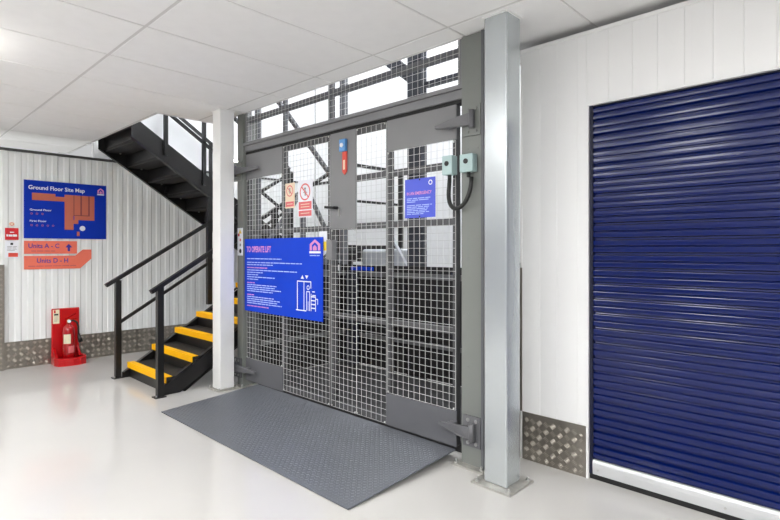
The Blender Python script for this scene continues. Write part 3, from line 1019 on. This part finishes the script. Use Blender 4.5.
# ================================================================== SIGNS ON THE LIFT
# operating instructions
oy0, oy1, oz0, oz1 = 3.372, 4.592, 0.757, 1.457
OXF = GX - 0.028
op = thing('lift_instruction_sign', (OXF, (oy0 + oy1) / 2, oz0), 'large bright blue lift operating instruction board on the gate', 'sign')
one('board', 'print_blue', op, OXF, OXF + 0.006, oy0, oy1, oz0, oz1)
one('bracket', 'lift_dark', op, OXF + 0.007, GX - 0.009, 3.45, 3.48, 0.80, 1.42)
one('bracket', 'lift_dark', op, OXF + 0.007, GX - 0.009, 4.48, 4.51, 0.80, 1.42)
F = Face((OXF, oy1, oz0), (0, -1, 0), (-1, 0, 0))
V = lambda y, z: (oy1 - y, z - oz0)
F.text('TO OPERATE LIFT', V(4.556, 0)[0], 1.331 - oz0, .056, .0006, 'lettering', 'print_pink', op, width=.425, bold=0.03)
rows_w = [(1.262, 3.962), (1.226, 3.645), (1.204, 4.10), (1.152, 3.726), (1.130, 4.27), (1.108, 4.35), (1.086, 4.07), (1.064, 4.35),
          (1.010, 4.04), (0.990, 4.07), (0.970, 3.97), (0.950, 4.10), (0.894, 4.087), (0.874, 3.985), (0.854, 4.028), (0.834, 3.956)]
F.rects(text_lines(V(4.547, 0)[0], [(z - oz0, oy1 - y) for z, y in rows_w], .0085, 11), .0006, 'small_print', 'print_pale', op)
F.rects(text_lines(V(4.547, 0)[0], [(z - oz0, oy1 - y) for z, y in [(1.176, 4.19), (1.030, 4.41), (0.914, 4.41), (0.806, 4.17)]], .0085, 13), .0006, 'small_print', 'print_pink', op)
house_logo(F, *V(3.545, 1.315), 0.142, 0.125, op, m='print_pink', hole='print_blue')
F.rects(text_lines(V(3.545, 0)[0], [(1.300 - oz0, oy1 - 3.41)], .007, 2), .0006, 'small_print', 'print_pale', op)
# lift pictogram: shaft doors, arrows, person with trolley
a0, b0 = V(3.725, 0.835)
lw = .009
F.rects([(a0, b0, a0 + lw, b0 + .25), (a0, b0 + .25 - lw, a0 + .20, b0 + .25), (a0 + .095, b0, a0 + .095 + lw, b0 + .25), (a0 - .015, b0 - lw, a0 + .13, b0),
         (a0 + .20 - lw, b0 + .19, a0 + .20, b0 + .25)], .0006, 'lift_pictogram', 'print_white', op)
F.poly([(a0 + .055, b0 + .268), (a0 + .10, b0 + .268), (a0 + .0775, b0 + .298)], .0006, 'arrow', 'print_white', op)
F.poly([(a0 + .115, b0 + .298), (a0 + .16, b0 + .298), (a0 + .1375, b0 + .268)], .0006, 'arrow', 'print_white', op)
F.ring(a0 + .158, b0 + .195, .02, .007, .0006, 'person_head', 'print_white', op, n=16)
F.rects([(a0 + .133, b0, a0 + .142, b0 + .165), (a0 + .174, b0, a0 + .183, b0 + .165), (a0 + .133, b0 + .157, a0 + .183, b0 + .165), (a0 + .155, b0, a0 + .16, b0 + .08)], .0006, 'person_body', 'print_white', op)
F.rects([(a0 + .195, b0 + k * .032 + .02, a0 + .262, b0 + k * .032 + .03) for k in range(4)] + [(a0 + .195, b0 + .0, a0 + .203, b0 + .145), (a0 + .255, b0 + .0, a0 + .263, b0 + .115),
         (a0 + .215, b0 + .13, a0 + .262, b0 + .137), (a0 + .215, b0 + .16, a0 + .25, b0 + .167), (a0 + .265, b0 + .10, a0 + .29, b0 + .107), (a0 + .285, b0 + .06, a0 + .292, b0 + .107)], .0006, 'trolley', 'print_white', op)

# emergency notice
ey0, ey1, ez0, ez1 = 2.196, 2.468, 1.572, 1.842
EX = GX - 0.014
en = thing('emergency_notice', (EX, 2.33, ez0), 'small violet blue emergency notice tied to the mesh gate', 'sign')
one('board', 'notice_blue', en, EX, EX + 0.004, ey0, ey1, ez0, ez1)
F = Face((EX, ey1, ez0), (0, -1, 0), (-1, 0, 0))
F.text('IN AN EMERGENCY', .018, .160, .022, .0006, 'lettering', 'print_pink', en, width=.225, bold=0.02)
F.rects(text_lines(.018, [(.132, .235), (.120, .22), (.108, .10), (.084, .245), (.072, .22), (.060, .21), (.048, .2), (.036, .22), (.024, .17)], .0055, 4), .0006, 'small_print', 'print_pale', en)
F.ring(.232, .235, .017, .006, .0006, 'logo_ring', 'print_white', en, n=16)
for (a, b) in ((.136, .262), (.136, .008)):
    F.disc(a, b, .006, .0006, 'cable_tie', 'print_black', en, n=10)


# prohibition signs on the mesh
def prohibition(y0, y1, z0, z1, label, base, blocks):
    t = thing('prohibition_sign', (GX - 0.014, (y0 + y1) / 2, z0), label, 'sign')
    one('board', base, t, GX - 0.013, GX - 0.0095, y0, y1, z0, z1)
    F = Face((GX - 0.013, y1, z0), (0, -1, 0), (-1, 0, 0))
    w, hh = y1 - y0, z1 - z0
    r = w * .36
    cy = hh - r - w * .14
    F.ring(w / 2, cy, r, r * .17, .0014, 'ban_ring', 'print_salmon', t, slash=True)
    F.rects([(w * .47, cy - r * .45, w * .55, cy + r * .2), (w * .44, cy + r * .26, w * .56, cy + r * .5), (w * .38, cy - r * .1, w * .64, cy - r * .0)], .0006, 'pictogram', 'print_grey', t)
    for (b0, b1) in blocks:
        bl = F.rect(w * .06, hh * b0, w * .94, hh * b1, .0006, 'text_block', 'print_salmon', t)
        F.rects([(w * .2, hh * (b0 + (b1 - b0) * k), w * .8, hh * (b0 + (b1 - b0) * k) + .006) for k in ((.28, .62) if b1 - b0 > .2 else (.45,))], .0014, 'small_print', 'print_cream', t)


prohibition(3.785, 3.925, 1.722, 1.945, 'narrow cream prohibition sign with red ring on the mesh', 'print_cream', [(.06, .26)])
prohibition(3.528, 3.733, 1.632, 1.952, 'white prohibition sign with two red text blocks on the mesh', 'print_white', [(.03, .18), (.21, .42)])

# white sticker strip on the far lift column
ss = thing('warning_strip', (FX, 4.65, 1.295), 'white sticker strip with coloured symbols on the lift column', 'sticker')
one('backing', 'print_white', ss, FX - 0.003, FX - 0.0003, 4.602, 4.702, 1.295, 1.568)
F = Face((FX - 0.003, 4.708, 1.295), (0, -1, 0), (-1, 0, 0))
F.poly([(.03, .218), (.085, .218), (.0575, .262)], .0006, 'symbol', 'print_yellow', ss)
F.disc(.032, .205, .016, .0006, 'symbol', 'print_red', ss)
F.disc(.062, .155, .014, .0006, 'symbol', 'print_salmon', ss)
F.disc(.062, .105, .014, .0006, 'symbol', 'print_grey', ss)
F.disc(.062, .045, .022, .0006, 'symbol', 'print_black', ss)
# card behind the right edge of the instruction board
cc = thing('notice_card', (GX - 0.012, 3.365, 1.34), 'white and orange card behind the edge of the instruction board', 'sign')
one('board', 'print_white', cc, GX - 0.0125, GX - 0.0095, 3.335, 3.44, 1.33, 1.505)
F = Face((GX - 0.0125, 3.44, 1.33), (0, -1, 0), (-1, 0, 0))
F.rect(.06, .015, .1, .09, .0006, 'print_block', 'print_yellow', cc)

# ================================================================== FIRE EXTINGUISHER
es = thing('extinguisher_stand', (1.79, 7.05, 0), 'red moulded stand against the corrugated wall', 'stand')
h = G()
h.box(1.642, 1.935, 7.145, 7.17, 0.06, 0.652, bev=0.01)
h.build('back_panel', 'stand_red', es)
h = G()
pl = [(1.642, 7.17), (1.635, 7.0), (1.66, 6.92), (1.72, 6.885), (1.80, 6.875), (1.88, 6.885), (1.945, 6.92), (1.968, 7.0), (1.96, 7.17)]
h.prism([(x, y, 0.0) for x, y in pl], (0, 0, 0.055))
h.build('base_tray', 'stand_red', es)
h = G()
cx_, cy_ = 1.80, 7.03
pl2 = [(cx_ + (x - cx_) * 1.0, cy_ + (y - cy_) * 1.0) for x, y in pl]
inner = [(cx_ + (x - cx_) * .82, cy_ + (y - cy_) * .8) for x, y in pl]
n_ = len(pl2)
for i in range(n_ - 1):
    q = [pl2[i], pl2[i + 1], inner[i + 1], inner[i]]
    h.prism([(x, y, 0.0555) for x, y in q], (0, 0, 0.035))
h.build('tray_rim', 'stand_red', es)
for x in (1.655, 1.90):
    h = G(); h.prism([(x, 7.144, 0.09), (x, 7.03, 0.09), (x, 7.10, 0.16), (x, 7.144, 0.19)], (0.025, 0, 0)); h.build('gusset', 'stand_red', es)
ic = one('instruction_card', 'print_card', es, 1.655, 1.722, 7.141, 7.1445, 0.475, 0.640)
F = Face((1.655, 7.141, 0.475), (1, 0, 0), (0, -1, 0))
F.rect(.010, .125, .028, .160, .0006, 'print_block', 'print_red', ic)
F.rects([(.012, .096, .056, .116)] , .0006, 'print_block', 'print_black', ic)
F.rects(text_lines(.01, [(.08, .055), (.066, .05), (.052, .055), (.038, .045), (.024, .05)], .004, 6), .0006, 'small_print', 'print_grey', ic)

ex_c = (1.790, 7.035, 0.056)
ex = thing('fire_extinguisher', ex_c, 'red fire extinguisher with black hose standing in the red stand', 'fire extinguisher')
h = G()
h.lathe(ex_c, [(.050, 0), (.060, .008), (.062, .02), (.062, .335), (.058, .365), (.045, .390), (.026, .405), (.022, .425)], 28)
h.build('cylinder', 'ext_red', ex)
h = G()
c = Vector(ex_c)
for i in range(8):
    t0, t1 = math.radians(-155 + i * 9), math.radians(-155 + (i + 1) * 9)
    r = .0628
    h.prism([c + Vector((r * math.cos(t0), r * math.sin(t0), .19)), c + Vector((r * math.cos(t1), r * math.sin(t1), .19)),
             c + Vector((r * math.cos(t1), r * math.sin(t1), .30)), c + Vector((r * math.cos(t0), r * math.sin(t0), .30))], (0, -0.0008, 0))
h.build('label', 'print_card', ex)
h = G()
for i in range(8):
    t0, t1 = math.radians(-105 + i * 9), math.radians(-105 + (i + 1) * 9)
    r = .0628
    h.prism([c + Vector((r * math.cos(t0), r * math.sin(t0), .08)), c + Vector((r * math.cos(t1), r * math.sin(t1), .08)),
             c + Vector((r * math.cos(t1), r * math.sin(t1), .16)), c + Vector((r * math.cos(t0), r * math.sin(t0), .16))], (0, -0.0008, 0))
h.build('label', 'print_salmon', ex)
h = G(); h.cyl(c + Vector((0, 0, .425)), c + Vector((0, 0, .475)), .018, 14); h.build('valve', 'brass', ex)
h = G(); h.cyl(c + Vector((0.0, -.018, .452)), c + Vector((0.0, -.034, .452)), .018, 16); h.build('pressure_gauge', 'print_white', ex)
h = G()
h.beam(c + Vector((-.035, 0, .475)), c + Vector((.075, 0, .535)), .024, .012)
h.build('lever', 'ext_red', ex)
h = G()
h.beam(c + Vector((-.02, 0, .472)), c + Vector((.08, 0, .472)), .022, .01)
h.build('carry_handle', 'ext_red', ex)
h = G()
h.tube([c + Vector(v) for v in ((.018, 0, .45), (.05, -.005, .455), (.085, -.01, .43), (.10, -.012, .38), (.102, -.012, .32), (.105, -.012, .27))], .011, 10)
h.build('hose', 'cable_black', ex)
h = G(); h.cyl(c + Vector((.104, -.012, .29)), c + Vector((.122, -.014, .19)), .014, 12, r2=.026); h.build('nozzle', 'cable_black', ex)
